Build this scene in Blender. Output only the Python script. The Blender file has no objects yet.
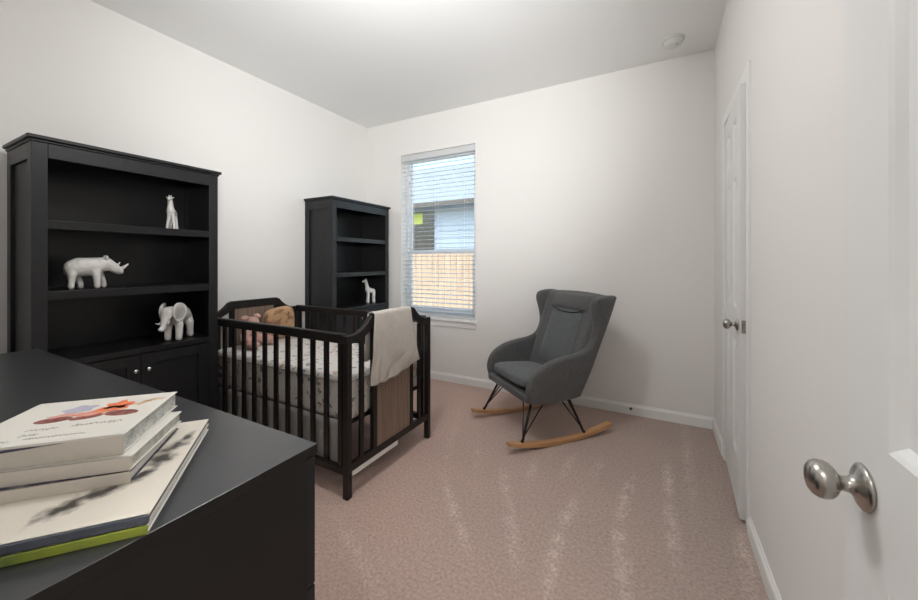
import bpy, bmesh, math, random
from mathutils import Vector, Matrix, noise
random.seed(7)
PI = math.pi
C = bpy.context.scene.collection

# ------------------------------------------------------------------ materials
def mat(name, col, rough=0.6, metal=0.0, spec=0.5, bump=None, var=None, coat=0.0, sheen=0.0, coords='Object'):
    """bump=(scale, strength)  var=(scale, colour2, lo, hi)"""
    m = bpy.data.materials.new(name); m.use_nodes = True
    nt = m.node_tree; b = nt.nodes['Principled BSDF']
    b.inputs['Base Color'].default_value = (*col, 1); b.inputs['Roughness'].default_value = rough
    b.inputs['Metallic'].default_value = metal; b.inputs['Specular IOR Level'].default_value = spec
    b.inputs['Coat Weight'].default_value = coat; b.inputs['Sheen Weight'].default_value = sheen
    tc = nt.nodes.new('ShaderNodeTexCoord')
    if var:
        n = nt.nodes.new('ShaderNodeTexNoise'); n.inputs['Scale'].default_value = var[0]; n.inputs['Detail'].default_value = 4
        nt.links.new(tc.outputs[coords], n.inputs['Vector'])
        r = nt.nodes.new('ShaderNodeValToRGB')
        r.color_ramp.elements[0].position = var[2]; r.color_ramp.elements[1].position = var[3]
        r.color_ramp.elements[0].color = (*col, 1); r.color_ramp.elements[1].color = (*var[1], 1)
        nt.links.new(n.outputs['Fac'], r.inputs['Fac']); nt.links.new(r.outputs['Color'], b.inputs['Base Color'])
    if bump:
        n = nt.nodes.new('ShaderNodeTexNoise'); n.inputs['Scale'].default_value = bump[0]; n.inputs['Detail'].default_value = 3
        nt.links.new(tc.outputs[coords], n.inputs['Vector'])
        bp = nt.nodes.new('ShaderNodeBump'); bp.inputs['Strength'].default_value = bump[1]; bp.inputs['Distance'].default_value = 0.01
        nt.links.new(n.outputs['Fac'], bp.inputs['Height']); nt.links.new(bp.outputs['Normal'], b.inputs['Normal'])
    return m

M = {}
M['wall'] = mat('wall_paint', (0.83, 0.81, 0.785), 0.85, spec=0.2, bump=(90, 0.05))
M['ceil'] = mat('ceiling_paint', (0.88, 0.88, 0.87), 0.9, spec=0.1, bump=(60, 0.06))
M['trim'] = mat('white_trim_paint', (0.86, 0.855, 0.84), 0.4, bump=(12, 0.02))
M['door'] = mat('white_door_paint', (0.79, 0.79, 0.78), 0.45, bump=(20, 0.02))
M['blind'] = mat('blind_white', (0.86, 0.87, 0.87), 0.45, bump=(30, 0.01))
M['vinyl'] = mat('white_vinyl', (0.8, 0.82, 0.82), 0.4, bump=(30, 0.01))
M['black'] = mat('black_painted_wood', (0.0105, 0.0105, 0.012), 0.40, spec=.4, bump=(25, 0.04), var=(3, (0.014, 0.014, 0.0155), 0.3, 0.7))
M['blackin'] = mat('black_cabinet_panel', (0.0075, 0.0075, 0.0085), 0.33, spec=.4, bump=(8, 0.05), var=(3, (0.010, 0.010, 0.011), 0.3, 0.7))
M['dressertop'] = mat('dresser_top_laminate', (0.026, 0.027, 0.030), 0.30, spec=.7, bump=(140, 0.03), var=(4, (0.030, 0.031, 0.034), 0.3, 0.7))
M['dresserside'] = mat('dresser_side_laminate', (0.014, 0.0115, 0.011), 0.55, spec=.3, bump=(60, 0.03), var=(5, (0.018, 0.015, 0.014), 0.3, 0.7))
M['crib'] = mat('espresso_crib_wood', (0.007, 0.0055, 0.005), 0.40, spec=.4, bump=(40, 0.03), var=(9, (0.011, 0.008, 0.007), 0.3, 0.7))
M['nickel'] = mat('satin_nickel', (0.42, 0.40, 0.37), 0.27, 1.0, bump=(60, 0.01))
M['chrome'] = mat('chrome_knob', (0.8, 0.8, 0.8), 0.15, 1.0)
M['grey'] = mat('grey_upholstery', (0.092, 0.092, 0.093), 0.9, spec=0.25, bump=(420, 0.25), var=(40, (0.112, 0.112, 0.114), 0.35, 0.65), sheen=0.15)
M['grey2'] = mat('grey_upholstery_smooth', (0.100, 0.105, 0.111), 0.8, spec=0.3, bump=(420, 0.2), var=(40, (0.118, 0.124, 0.130), 0.35, 0.65), sheen=0.15)
M['seam'] = mat('seam_thread', (0.014, 0.014, 0.015), 0.9)
M['blackmetal'] = mat('black_metal_rod', (0.012, 0.011, 0.011), 0.4, 0.3)
M['ceramic'] = mat('white_ceramic', (0.74, 0.72, 0.69), 0.35, bump=(45, 0.3), var=(30, (0.62, 0.58, 0.55), 0.45, 0.75))
M['ceramicgrey'] = mat('greyed_ceramic', (0.40, 0.39, 0.36), 0.5, bump=(45, 0.25), var=(30, (0.50, 0.48, 0.45), 0.4, 0.7))
M['blanket'] = mat('oatmeal_knit', (0.52, 0.475, 0.425), 0.95, spec=0.1, bump=(160, 0.5), var=(14, (0.46, 0.415, 0.37), 0.35, 0.7), sheen=0.3)
M['skirt'] = mat('pale_grey_cotton', (0.36, 0.35, 0.33), 0.95, spec=0.1, bump=(120, 0.2))
M['pink'] = mat('pink_plush', (0.52, 0.27, 0.22), 0.95, spec=0.1, bump=(150, 0.8), var=(18, (0.62, 0.40, 0.34), 0.35, 0.65), sheen=0.4)
M['tan'] = mat('tan_patterned_fabric', (0.50, 0.31, 0.17), 0.95, spec=0.1, bump=(150, 0.4), var=(22, (0.26, 0.14, 0.08), 0.50, 0.60), sheen=0.2)
M['white'] = mat('white_paper', (0.78, 0.76, 0.72), 0.7, bump=(80, 0.05))
M['plastic'] = mat('white_plastic', (0.72, 0.72, 0.70), 0.4)
M['dark'] = mat('dark_rubber', (0.03, 0.03, 0.03), 0.7)
def translucent(m, f):
    nt = m.node_tree; b = nt.nodes['Principled BSDF']; out = nt.nodes['Material Output']
    t = nt.nodes.new('ShaderNodeBsdfTranslucent'); t.inputs[0].default_value = (.85, .87, .88, 1)
    mx = nt.nodes.new('ShaderNodeMixShader'); mx.inputs[0].default_value = f
    nt.links.new(b.outputs[0], mx.inputs[1]); nt.links.new(t.outputs[0], mx.inputs[2]); nt.links.new(mx.outputs[0], out.inputs[0])
translucent(M['blind'], .35)
M['siding'] = mat('pale_blue_siding', (0.40, 0.48, 0.56), 0.7, bump=(6, 0.05))
M['roof'] = mat('pale_grey_shingle', (0.24, 0.28, 0.31), 0.9, var=(3, (0.20, 0.23, 0.26), 0.3, 0.7), bump=(20, .3))
M['gutter'] = mat('dark_gutter', (0.10, 0.09, 0.08), 0.6)
M['darkglass'] = mat('dark_window_glass', (0.02, 0.025, 0.03), 0.15)
M['lime'] = mat('lime_reflection', (0.55, 0.62, 0.12), 0.8)  # colour of a reflection in the neighbour's glass
M['bounce_ground'] = mat('pale_bounce_ground', (0.58, 0.57, 0.55), 0.95, var=(5, (0.64, 0.63, 0.60), 0.3, 0.7))  # unseen ground, made pale to bounce sun up through the blind

def glass_mat():
    m = bpy.data.materials.new('clear_glass'); m.use_nodes = True; nt = m.node_tree
    nt.nodes.remove(nt.nodes['Principled BSDF']); out = nt.nodes['Material Output']
    t = nt.nodes.new('ShaderNodeBsdfTransparent'); t.inputs[0].default_value = (0.93, 0.96, 0.96, 1)
    g = nt.nodes.new('ShaderNodeBsdfGlossy'); g.inputs['Roughness'].default_value = 0.02
    mx = nt.nodes.new('ShaderNodeMixShader'); mx.inputs[0].default_value = 0.06
    nt.links.new(t.outputs[0], mx.inputs[1]); nt.links.new(g.outputs[0], mx.inputs[2]); nt.links.new(mx.outputs[0], out.inputs[0])
    return m
M['glass'] = glass_mat()

def wood(name, c1, c2, scale=(1, 1, 12), rough=0.45, nscale=6.0):
    m = bpy.data.materials.new(name); m.use_nodes = True; nt = m.node_tree; b = nt.nodes['Principled BSDF']
    tc = nt.nodes.new('ShaderNodeTexCoord'); mp = nt.nodes.new('ShaderNodeMapping'); mp.inputs['Scale'].default_value = scale
    n = nt.nodes.new('ShaderNodeTexNoise'); n.inputs['Scale'].default_value = nscale; n.inputs['Detail'].default_value = 6
    r = nt.nodes.new('ShaderNodeValToRGB'); r.color_ramp.elements[0].position = .3; r.color_ramp.elements[1].position = .7
    r.color_ramp.elements[0].color = (*c1, 1); r.color_ramp.elements[1].color = (*c2, 1)
    nt.links.new(tc.outputs['Object'], mp.inputs[0]); nt.links.new(mp.outputs[0], n.inputs['Vector'])
    nt.links.new(n.outputs['Fac'], r.inputs[0]); nt.links.new(r.outputs[0], b.inputs['Base Color'])
    bp = nt.nodes.new('ShaderNodeBump'); bp.inputs['Strength'].default_value = .08; bp.inputs['Distance'].default_value = .005
    nt.links.new(n.outputs['Fac'], bp.inputs['Height']); nt.links.new(bp.outputs['Normal'], b.inputs['Normal'])
    b.inputs['Roughness'].default_value = rough
    return m
M['panel'] = wood('weathered_brown_panel', (0.16, 0.105, 0.075), (0.27, 0.19, 0.14), (1, 14, .8), .6, 3)
M['rocker'] = wood('honey_oak', (0.44, 0.23, 0.10), (0.60, 0.34, 0.17), (12, 1, 12), .35, 4)
M['fence'] = wood('cedar_fence', (0.38, 0.27, 0.18), (0.52, 0.39, 0.27), (8, 1, .6), .8, 2)

def sheet_mat():
    m = bpy.data.materials.new('leaf_print_cotton'); m.use_nodes = True; nt = m.node_tree; b = nt.nodes['Principled BSDF']
    b.inputs['Roughness'].default_value = .9
    tc = nt.nodes.new('ShaderNodeTexCoord'); v = nt.nodes.new('ShaderNodeTexVoronoi'); v.inputs['Scale'].default_value = 24
    nz = nt.nodes.new('ShaderNodeTexNoise'); nz.inputs['Scale'].default_value = 30; nz.inputs['Detail'].default_value = 2
    mixv = nt.nodes.new('ShaderNodeMix'); mixv.data_type = 'RGBA'; mixv.inputs[0].default_value = .06
    nt.links.new(tc.outputs['Object'], mixv.inputs[6]); nt.links.new(nz.outputs['Color'], mixv.inputs[7])
    nt.links.new(tc.outputs['Object'], nz.inputs['Vector']); nt.links.new(mixv.outputs[2], v.inputs['Vector'])
    r = nt.nodes.new('ShaderNodeValToRGB'); r.color_ramp.elements[0].position = .30; r.color_ramp.elements[1].position = .38
    r.color_ramp.elements[0].color = (0, 0, 0, 1); r.color_ramp.elements[1].color = (1, 1, 1, 1)
    nt.links.new(v.outputs['Distance'], r.inputs[0])
    c = nt.nodes.new('ShaderNodeValToRGB'); c.color_ramp.interpolation = 'CONSTANT'
    c.color_ramp.elements[0].color = (.26, .27, .24, 1); c.color_ramp.elements[1].position = .45; c.color_ramp.elements[1].color = (.55, .33, .26, 1)
    e = c.color_ramp.elements.new(.7); e.color = (.62, .60, .57, 1)
    nt.links.new(v.outputs['Color'], c.inputs[0])
    mx = nt.nodes.new('ShaderNodeMix'); mx.data_type = 'RGBA'; mx.inputs[7].default_value = (.70, .67, .63, 1)
    nt.links.new(r.outputs[0], mx.inputs[0]); nt.links.new(c.outputs[0], mx.inputs[6]); nt.links.new(mx.outputs[2], b.inputs['Base Color'])
    return m
M['sheet'] = sheet_mat()

def brush_art():
    """cream paper with a brushed charcoal picture on it"""
    m = bpy.data.materials.new('cream_cover_with_charcoal_art'); m.use_nodes = True; nt = m.node_tree; b = nt.nodes['Principled BSDF']
    b.inputs['Roughness'].default_value = .45
    L = nt.links.new
    tc = nt.nodes.new('ShaderNodeTexCoord')
    def blob(cx, cy, sx, sy, rot):
        mp = nt.nodes.new('ShaderNodeMapping'); mp.vector_type = 'TEXTURE'
        mp.inputs['Location'].default_value = (cx, cy, 0); mp.inputs['Rotation'].default_value = (0, 0, rot); mp.inputs['Scale'].default_value = (sx, sy, 1)
        L(tc.outputs['Object'], mp.inputs[0])
        s = nt.nodes.new('ShaderNodeSeparateXYZ'); L(mp.outputs[0], s.inputs[0])
        cb = nt.nodes.new('ShaderNodeCombineXYZ'); L(s.outputs[0], cb.inputs[0]); L(s.outputs[1], cb.inputs[1])
        ln = nt.nodes.new('ShaderNodeVectorMath'); ln.operation = 'LENGTH'; L(cb.outputs[0], ln.inputs[0])
        return ln.outputs['Value']
    cur = None
    for a in ((-.112, .062, .034, .020, .9), (-.080, .086, .032, .018, .5), (-.045, .118, .030, .014, 1.1), (-.035, .165, .032, .024, 1.3), (-.030, .205, .034, .018, 1.0), (-.018, .238, .030, .009, 1.3)):
        o = blob(*a)
        if cur is None: cur = o
        else:
            mn = nt.nodes.new('ShaderNodeMath'); mn.operation = 'MINIMUM'; L(cur, mn.inputs[0]); L(o, mn.inputs[1]); cur = mn.outputs[0]
    n = nt.nodes.new('ShaderNodeTexNoise'); n.inputs['Scale'].default_value = 70; n.inputs['Detail'].default_value = 5; L(tc.outputs['Object'], n.inputs['Vector'])
    ad = nt.nodes.new('ShaderNodeMath'); ad.operation = 'MULTIPLY_ADD'; ad.inputs[1].default_value = 1.6; L(n.outputs['Fac'], ad.inputs[0]); L(cur, ad.inputs[2])
    r = nt.nodes.new('ShaderNodeValToRGB'); r.color_ramp.elements[0].position = .55; r.color_ramp.elements[1].position = .95
    sc = nt.nodes.new('ShaderNodeMath'); sc.operation = 'MULTIPLY'; sc.inputs[1].default_value = .5; L(ad.outputs[0], sc.inputs[0]); L(sc.outputs[0], r.inputs[0])
    r.color_ramp.elements[0].color = (.055, .045, .04, 1); r.color_ramp.elements[1].color = (.66, .61, .53, 1)
    L(r.outputs[0], b.inputs['Base Color'])
    return m
M['art'] = brush_art()

STREAKS = [((-1.031, 1.744), (-0.719, 1.384), .9), ((-0.785, 1.988), (-0.664, 1.749), .7), ((-0.664, 1.749), (-0.502, 1.413), .9),
           ((-0.653, 2.181), (-0.613, 1.919), .6), ((-0.365, 1.911), (-0.384, 1.665), 1), ((-0.384, 1.665), (-0.351, 1.295), 1),
           ((-0.294, 2.375), (-0.326, 2.126), .5), ((-0.121, 2.236), (-0.16, 1.858), 1), ((-0.16, 1.858), (-0.097, 1.432), 1),
           ((0.058, 2.503), (0.049, 2.135), 1), ((0.049, 2.135), (0.068, 1.721), .9), ((0.183, 3.177), (0.156, 2.193), .5),
           ((0.329, 2.05), (0.298, 1.646), .7), ((-0.461, 2.351), (-0.468, 2.103), .6), ((-1.457, 1.32), (-0.869, 1.015), .5),
           ((-1.411, 2.627), (-1.055, 1.731), .35), ((-1.054, 2.249), (-0.923, 1.914), .4)]
def carpet():
    m = bpy.data.materials.new('taupe_pile_carpet'); m.use_nodes = True; nt = m.node_tree; b = nt.nodes['Principled BSDF']; L = nt.links.new
    b.inputs['Roughness'].default_value = 1; b.inputs['Specular IOR Level'].default_value = .05; b.inputs['Sheen Weight'].default_value = .2
    tc = nt.nodes.new('ShaderNodeTexCoord')
    def noi(s, d=3):
        n = nt.nodes.new('ShaderNodeTexNoise'); n.inputs['Scale'].default_value = s; n.inputs['Detail'].default_value = d
        L(tc.outputs['Object'], n.inputs['Vector']); return n.outputs['Fac']
    def math_(op, a, b_=None, c=None):
        n = nt.nodes.new('ShaderNodeMath'); n.operation = op
        for i, v in enumerate((a, b_, c)):
            if v is None: continue
            if isinstance(v, (int, float)): n.inputs[i].default_value = v
            else: L(v, n.inputs[i])
        return n.outputs[0]
    big = noi(1.6, 2); mid = noi(14, 3); fine = noi(300, 2); fine2 = noi(75, 3)
    sep = nt.nodes.new('ShaderNodeSeparateXYZ'); L(tc.outputs['Object'], sep.inputs[0])
    # pinker pile towards the crib side, greyer by the closet
    g = math_('MULTIPLY_ADD', sep.outputs[0], .42, .72); g = math_('ADD', g, math_('MULTIPLY', big, .5)); g = math_('SUBTRACT', g, .25)
    rp = nt.nodes.new('ShaderNodeValToRGB'); rp.color_ramp.elements[0].color = (.63, .435, .365, 1); rp.color_ramp.elements[1].color = (.46, .36, .31, 1)
    rp.color_ramp.elements[0].position = .1; rp.color_ramp.elements[1].position = .8
    L(g, rp.inputs[0])
    cur = None
    for (p, q, w) in STREAKS:
        dx, dy = q[0] - p[0], q[1] - p[1]; ln = math.hypot(dx, dy)
        mp = nt.nodes.new('ShaderNodeMapping'); mp.vector_type = 'TEXTURE'
        mp.inputs['Location'].default_value = ((p[0] + q[0]) / 2, (p[1] + q[1]) / 2, 0)
        mp.inputs['Rotation'].default_value = (0, 0, math.atan2(dy, dx)); mp.inputs['Scale'].default_value = (ln * .66, .034, 1)
        L(tc.outputs['Object'], mp.inputs[0])
        le = nt.nodes.new('ShaderNodeVectorMath'); le.operation = 'LENGTH'; L(mp.outputs[0], le.inputs[0])
        v = math_('MULTIPLY', math_('SUBTRACT', 1.25, le.outputs['Value']), w)
        cur = v if cur is None else math_('MAXIMUM', cur, v)
    st = math_('MULTIPLY', math_('MAXIMUM', cur, 0), math_('MULTIPLY_ADD', mid, 3.2, -1.0))
    st2 = math_('MULTIPLY', math_('MAXIMUM', st, 0), math_('MULTIPLY_ADD', fine2, 2.4, -.45))
    st3 = math_('MINIMUM', math_('MAXIMUM', st2, 0), .75)
    mx = nt.nodes.new('ShaderNodeMix'); mx.data_type = 'RGBA'; mx.inputs[7].default_value = (.74, .60, .53, 1)
    L(st3, mx.inputs[0]); L(rp.outputs[0], mx.inputs[6])
    # pile speckle
    sp = math_('ADD', math_('MULTIPLY_ADD', fine2, .9, .25), math_('MULTIPLY', fine, .6))
    cb = nt.nodes.new('ShaderNodeVectorMath'); cb.operation = 'SCALE'; L(mx.outputs[2], cb.inputs[0]); L(sp, cb.inputs['Scale'])
    L(cb.outputs[0], b.inputs['Base Color'])
    bp = nt.nodes.new('ShaderNodeBump'); bp.inputs['Strength'].default_value = .6; bp.inputs['Distance'].default_value = .012
    L(math_('ADD', fine, fine2), bp.inputs['Height']); L(bp.outputs['Normal'], b.inputs['Normal'])
    return m
M['carpet'] = carpet()

# ------------------------------------------------------------------ mesh helpers
def box(bm, x0, x1, y0, y1, z0, z1):
    vs = [bm.verts.new(p) for p in ((x0, y0, z0), (x1, y0, z0), (x1, y1, z0), (x0, y1, z0), (x0, y0, z1), (x1, y0, z1), (x1, y1, z1), (x0, y1, z1))]
    for f in ((3, 2, 1, 0), (4, 5, 6, 7), (0, 1, 5, 4), (1, 2, 6, 5), (2, 3, 7, 6), (3, 0, 4, 7)): bm.faces.new([vs[i] for i in f])
def prism(bm, pts, a, b, axis='x'):
    """closed outline extruded between a and b along an axis"""
    def P(u, v, w): return {'x': (w, u, v), 'y': (u, w, v), 'z': (u, v, w)}[axis]
    A = [bm.verts.new(P(u, v, a)) for u, v in pts]; B = [bm.verts.new(P(u, v, b)) for u, v in pts]; n = len(pts)
    bm.faces.new(A[::-1]); bm.faces.new(B)
    for i in range(n): bm.faces.new((A[i], A[(i + 1) % n], B[(i + 1) % n], B[i]))
def tube(bm, path, r, seg=10, closed_ends=True):
    path = [Vector(p) for p in path]; rings = []
    for i, p in enumerate(path):
        t = (path[min(i + 1, len(path) - 1)] - path[max(i - 1, 0)]).normalized()
        up = Vector((0, 0, 1)) if abs(t.z) < .9 else Vector((1, 0, 0))
        a = t.cross(up).normalized(); b_ = t.cross(a)
        rr = r[i] if isinstance(r, (list, tuple)) else r
        rings.append([bm.verts.new(p + a * math.cos(k * 2 * PI / seg) * rr + b_ * math.sin(k * 2 * PI / seg) * rr) for k in range(seg)])
    for A, B in zip(rings, rings[1:]):
        for k in range(seg): bm.faces.new((A[k], A[(k + 1) % seg], B[(k + 1) % seg], B[k]))
    if closed_ends: bm.faces.new(rings[0][::-1]); bm.faces.new(rings[-1])
def lathe(bm, prof, origin, axis, seg=32):
    """prof = [(distance along axis, radius)]"""
    ax = Vector(axis).normalized(); up = Vector((0, 0, 1)) if abs(ax.z) < .9 else Vector((1, 0, 0))
    a = ax.cross(up).normalized(); b_ = ax.cross(a); o = Vector(origin); rings = []
    for d, r in prof:
        rings.append([bm.verts.new(o + ax * d + (a * math.cos(k * 2 * PI / seg) + b_ * math.sin(k * 2 * PI / seg)) * max(r, 1e-4)) for k in range(seg)])
    for A, B in zip(rings, rings[1:]):
        for k in range(seg): bm.faces.new((A[k], A[(k + 1) % seg], B[(k + 1) % seg], B[k]))
    bm.faces.new(rings[0][::-1]); bm.faces.new(rings[-1])
def pillow(bm, c, size, e=2.6, n=18):
    """rounded cushion, superellipsoid of full size (x, y, z)"""
    bmesh.ops.create_cube(bm, size=2)
    bmesh.ops.subdivide_edges(bm, edges=bm.edges[:], cuts=7, use_grid_fill=True)
    for v in bm.verts:
        p = v.co
        s = (abs(p.x) ** e + abs(p.y) ** e + abs(p.z) ** e) ** (1 / e)
        v.co = Vector((p.x / s * size[0] / 2, p.y / s * size[1] / 2, p.z / s * size[2] / 2)) + Vector(c)
def obj(name, bm, m, parent=None, smooth=False, bevel=0, seg=2, sub=0, loc=None, rot=None):
    bmesh.ops.recalc_face_normals(bm, faces=bm.faces[:])
    me = bpy.data.meshes.new(name); bm.to_mesh(me); bm.free()
    me.materials.append(m)
    if smooth:
        for p in me.polygons: p.use_smooth = True
    o = bpy.data.objects.new(name, me); C.objects.link(o)
    if parent: o.parent = parent
    if loc: o.location = loc
    if rot: o.rotation_euler = rot
    if bevel:
        b = o.modifiers.new('bevel', 'BEVEL'); b.width = bevel; b.segments = seg; b.limit_method = 'ANGLE'; b.angle_limit = math.radians(40)
    if sub:
        s = o.modifiers.new('sub', 'SUBSURF'); s.levels = sub; s.render_levels = sub
    return o
def boxes(name, lst, m, parent=None, **k):
    bm = bmesh.new()
    for b in lst: box(bm, *b)
    return obj(name, bm, m, parent, **k)
def thing(name, label, cat, loc=(0, 0, 0), rotz=0, group=None):
    o = bpy.data.objects.new(name, None); C.objects.link(o); o.location = loc; o.rotation_euler = (0, 0, rotz)
    o.empty_display_size = .1
    o['label'] = label; o['category'] = cat
    if group: o['group'] = group
    return o
def tag(o, label, cat, group=None):
    o['label'] = label; o['category'] = cat
    if group: o['group'] = group
    return o
def struct(o, label=None):
    o['kind'] = 'structure'
    if label: o['label'] = label
    return o
def skin(name, verts, edges, radii, m, parent=None, shrink=.86):
    """one continuous body: tapering limbs joined around their joints and fused into a single surface"""
    bm = bmesh.new(); r = [q * shrink for q in radii]; seg = 14
    lo = min(v[2] - r[i] for i, v in enumerate(verts))
    P = [Vector(v) for v in verts]
    for i, p in enumerate(P):
        bmesh.ops.create_icosphere(bm, subdivisions=2, radius=r[i], matrix=Matrix.Translation(p))
    for a, b_ in edges:
        n = 5; d = P[b_] - P[a]
        tube(bm, [P[a] + d * k / n for k in range(n + 1)], [r[a] + (r[b_] - r[a]) * k / n for k in range(n + 1)], seg)
    for v in bm.verts: v.co.z = max(v.co.z, 0.0005)
    o = obj(name, bm, m, parent, smooth=True)
    size = max(max(v[k] for v in verts) - min(v[k] for v in verts) for k in (1, 2))
    rm = o.modifiers.new('remesh', 'REMESH'); rm.mode = 'VOXEL'; rm.voxel_size = size / 75; rm.use_smooth_shade = True
    sm = o.modifiers.new('smooth', 'SMOOTH'); sm.factor = .6; sm.iterations = 5
    return o

# ------------------------------------------------------------------ room
XL, XR, YB, YF, H = -2.93, 0.365, 3.2, -0.03, 2.743
WX0, WX1, WZ0, WZ1 = -2.445, -1.55, 0.64, 2.36       # window opening
struct(boxes('floor', [(XL - .12, XR + .75, -1.6, YB + .14, -.1, 0)], M['carpet']), 'taupe pink carpet with pale vacuum streaks')
struct(boxes('ceiling', [(XL - .12, XR + .75, -1.6, YB + .14, H, H + .1)], M['ceil']), 'flat white ceiling')
struct(boxes('wall_left', [(XL - .12, XL, -1.6, YB + .14, 0, H)], M['wall']), 'warm white wall behind the bookcases')
struct(boxes('wall_back', [(XL, WX0, YB, YB + .14, 0, H), (WX1, XR + .75, YB, YB + .14, 0, H), (WX0, WX1, YB, YB + .14, 0, WZ0 - .03), (WX0, WX1, YB, YB + .14, WZ1, H)], M['wall']), 'warm white wall with the window')
CY0, CY1, CZ = 2.10, 2.722, 2.035                    # closet opening
struct(boxes('wall_right', [(XR, XR + .12, -1.6, CY0, 0, H), (XR, XR + .12, CY1, YB, 0, H), (XR, XR + .12, CY0, CY1, CZ + .01, H)], M['wall']), 'white wall with the closet door')
struct(boxes('wall_closet', [(XR + .65, XR + .75, 1.9, YB, 0, H), (XR + .12, XR + .65, 1.9, 1.98, 0, H), (XR + .12, XR + .65, 2.9, YB, 0, H)], M['wall']))
struct(boxes('wall_front', [(XL, -.56, YF - .12, YF, 0, H), (.285, XR, YF - .12, YF, 0, H), (-.56, .285, YF - .12, YF, 2.05, H)], M['wall']), 'white wall with the entrance doorway')
struct(boxes('wall_hall', [(XL, XR, -1.6, -1.5, 0, H)], M['wall']))

def baseboard(name, p0, p1, nrm):
    """moulded skirting from p0 to p1 standing out along nrm"""
    prof = [(0, 0), (.013, 0), (.013, .062), (.010, .070), (.006, .074), (.004, .083), (0, .083)]
    bm = bmesh.new(); P0, P1, N = Vector((*p0, 0)), Vector((*p1, 0)), Vector((*nrm, 0))
    A = [bm.verts.new(P0 + N * d + Vector((0, 0, z))) for d, z in prof]; B = [bm.verts.new(P1 + N * d + Vector((0, 0, z))) for d, z in prof]
    n = len(prof); bm.faces.new(A); bm.faces.new(B[::-1])
    for i in range(n): bm.faces.new((A[i], B[i], B[(i + 1) % n], A[(i + 1) % n]))
    return struct(obj(name, bm, M['trim']))
baseboard('baseboard_back', (XL, YB), (XR, YB), (0, -1))
baseboard('baseboard_left', (XL, YF), (XL, YB), (1, 0))
baseboard('baseboard_right', (XR, YF), (XR, CY0 - .062), (-1, 0))
baseboard('baseboard_right', (XR, CY1 + .062), (XR, YB - .013), (-1, 0))
baseboard('baseboard_front', (XL, YF), (-.63, YF), (0, 1))
# closet casing (both legs and head) and jamb
c = .007
struct(boxes('trim_1', [(XR - c, XR, CY0 - .06, CY0, 0, CZ + .065), (XR - c, XR, CY1, CY1 + .06, 0, CZ + .065), (XR - c, XR, CY0, CY1, CZ + .005, CZ + .065),
                        (XR - .004 - c, XR - c, CY0 - .06, CY0 - .045, 0, CZ + .065), (XR, XR + .12, CY0, CY0 + .004, 0, CZ + .005),
                        (XR, XR + .12, CY1 - .004, CY1, 0, CZ + .005)], M['trim'], bevel=.002), 'white casing around the closet door')
# entrance casing and jambs
struct(boxes('trim_2', [(-.63, -.56, YF, YF + .012, 0, 2.11), (-.56, .285, YF, YF + .012, 2.045, 2.11), (.285, .352, YF, YF + .012, 0, 2.11),
                        (-.56, -.545, YF - .12, YF, 0, 2.05), (.272, .285, YF - .12, YF, 0, 2.05), (-.56, .285, YF - .12, YF, 2.035, 2.05)], M['trim'], bevel=.002), 'white casing around the entrance doorway')

# panelled door leaves: local x = thickness (room face at x=0, faces -x), local y along width, z up
def door_leaf(name, w, h, t, cols, rows, arched=False):
    bm = bmesh.new()
    ys = sorted({0, w, *[v for c_ in cols for v in c_]}); zs = sorted({0, h, *[v for r_ in rows for v in r_]})
    def quad(*p): bm.faces.new([bm.verts.new(q) for q in p])
    def rect(y0, y1, z0, z1, d): return [(d, y0, z0), (d, y1, z0), (d, y1, z1), (d, y0, z1)]
    for sgn, X in ((1, 0), (-1, t)):
        for i in range(len(ys) - 1):
            for j in range(len(zs) - 1):
                a, b, c0, d0 = ys[i], ys[i + 1], zs[j], zs[j + 1]
                if (a, b) in cols and (c0, d0) in rows:
                    rings = []
                    for ins, dep in ((0, 0), (.006, .003), (.016, .010), (.034, .010), (.052, .004)):
                        rings.append(rect(a + ins, b - ins, c0 + ins, d0 - ins, X + sgn * dep))
                    for R0, R1 in zip(rings, rings[1:]):
                        for k in range(4): quad(R0[k], R0[(k + 1) % 4], R1[(k + 1) % 4], R1[k])
                    quad(*rings[-1])
                else: quad(*rect(a, b, c0, d0, X))
    for q in ([(0, 0, 0), (t, 0, 0), (t, 0, h), (0, 0, h)], [(0, w, 0), (t, w, 0), (t, w, h), (0, w, h)],
              [(0, 0, 0), (t, 0, 0), (t, w, 0), (0, w, 0)], [(0, 0, h), (t, 0, h), (t, w, h), (0, w, h)]): quad(*q)
    bmesh.ops.remove_doubles(bm, verts=bm.verts[:], dist=1e-5)
    return struct(obj(name, bm, M['door']))
rows6 = [(.245, .802), (.966, 1.62), (1.72, 1.915)]
def knob(parent, y, z, side, t, name='door_knob', k=.80):
    s = -1 if side < 0 else 1; x = 0 if side < 0 else t
    bm = bmesh.new()
    pf = [(0, .001), (0, .030), (.003, .0325), (.006, .0315), (.010, .026), (.014, .016), (.020, .0115), (.030, .0105), (.034, .014), (.038, .0205),
               (.044, .0255), (.052, .0278), (.060, .0272), (.067, .0235), (.072, .017), (.0745, .008), (.075, .001)]; pf = [(d * k, r * (.88 if d > .012 else .92)) for d, r in pf]; lathe(bm, pf, (x, y, z), (s, 0, 0), 40)
    return obj(name, bm, M['nickel'], parent, smooth=True)
# closet leaf: hinged at the far jamb, standing slightly ajar
ang = math.atan2(.365 - .338, 2.716 - 2.11)
cl = door_leaf('door_1', .603, 2.018, .035, [(.105, .255), (.348, .498)], rows6)
cl.location = (.338, 2.113, .014); cl.rotation_euler = (0, 0, -ang); cl['label'] = 'white panelled closet door standing slightly ajar'
knob(cl, .058, .893, -1, .035); 
bm = bmesh.new(); box(bm, .006, .030, -.0015, .001, .862, .922); box(bm, .011, .024, -.008, -.0015, .880, .904)
obj('latch_plate', bm, M['nickel'], cl, bevel=.0008)
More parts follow.
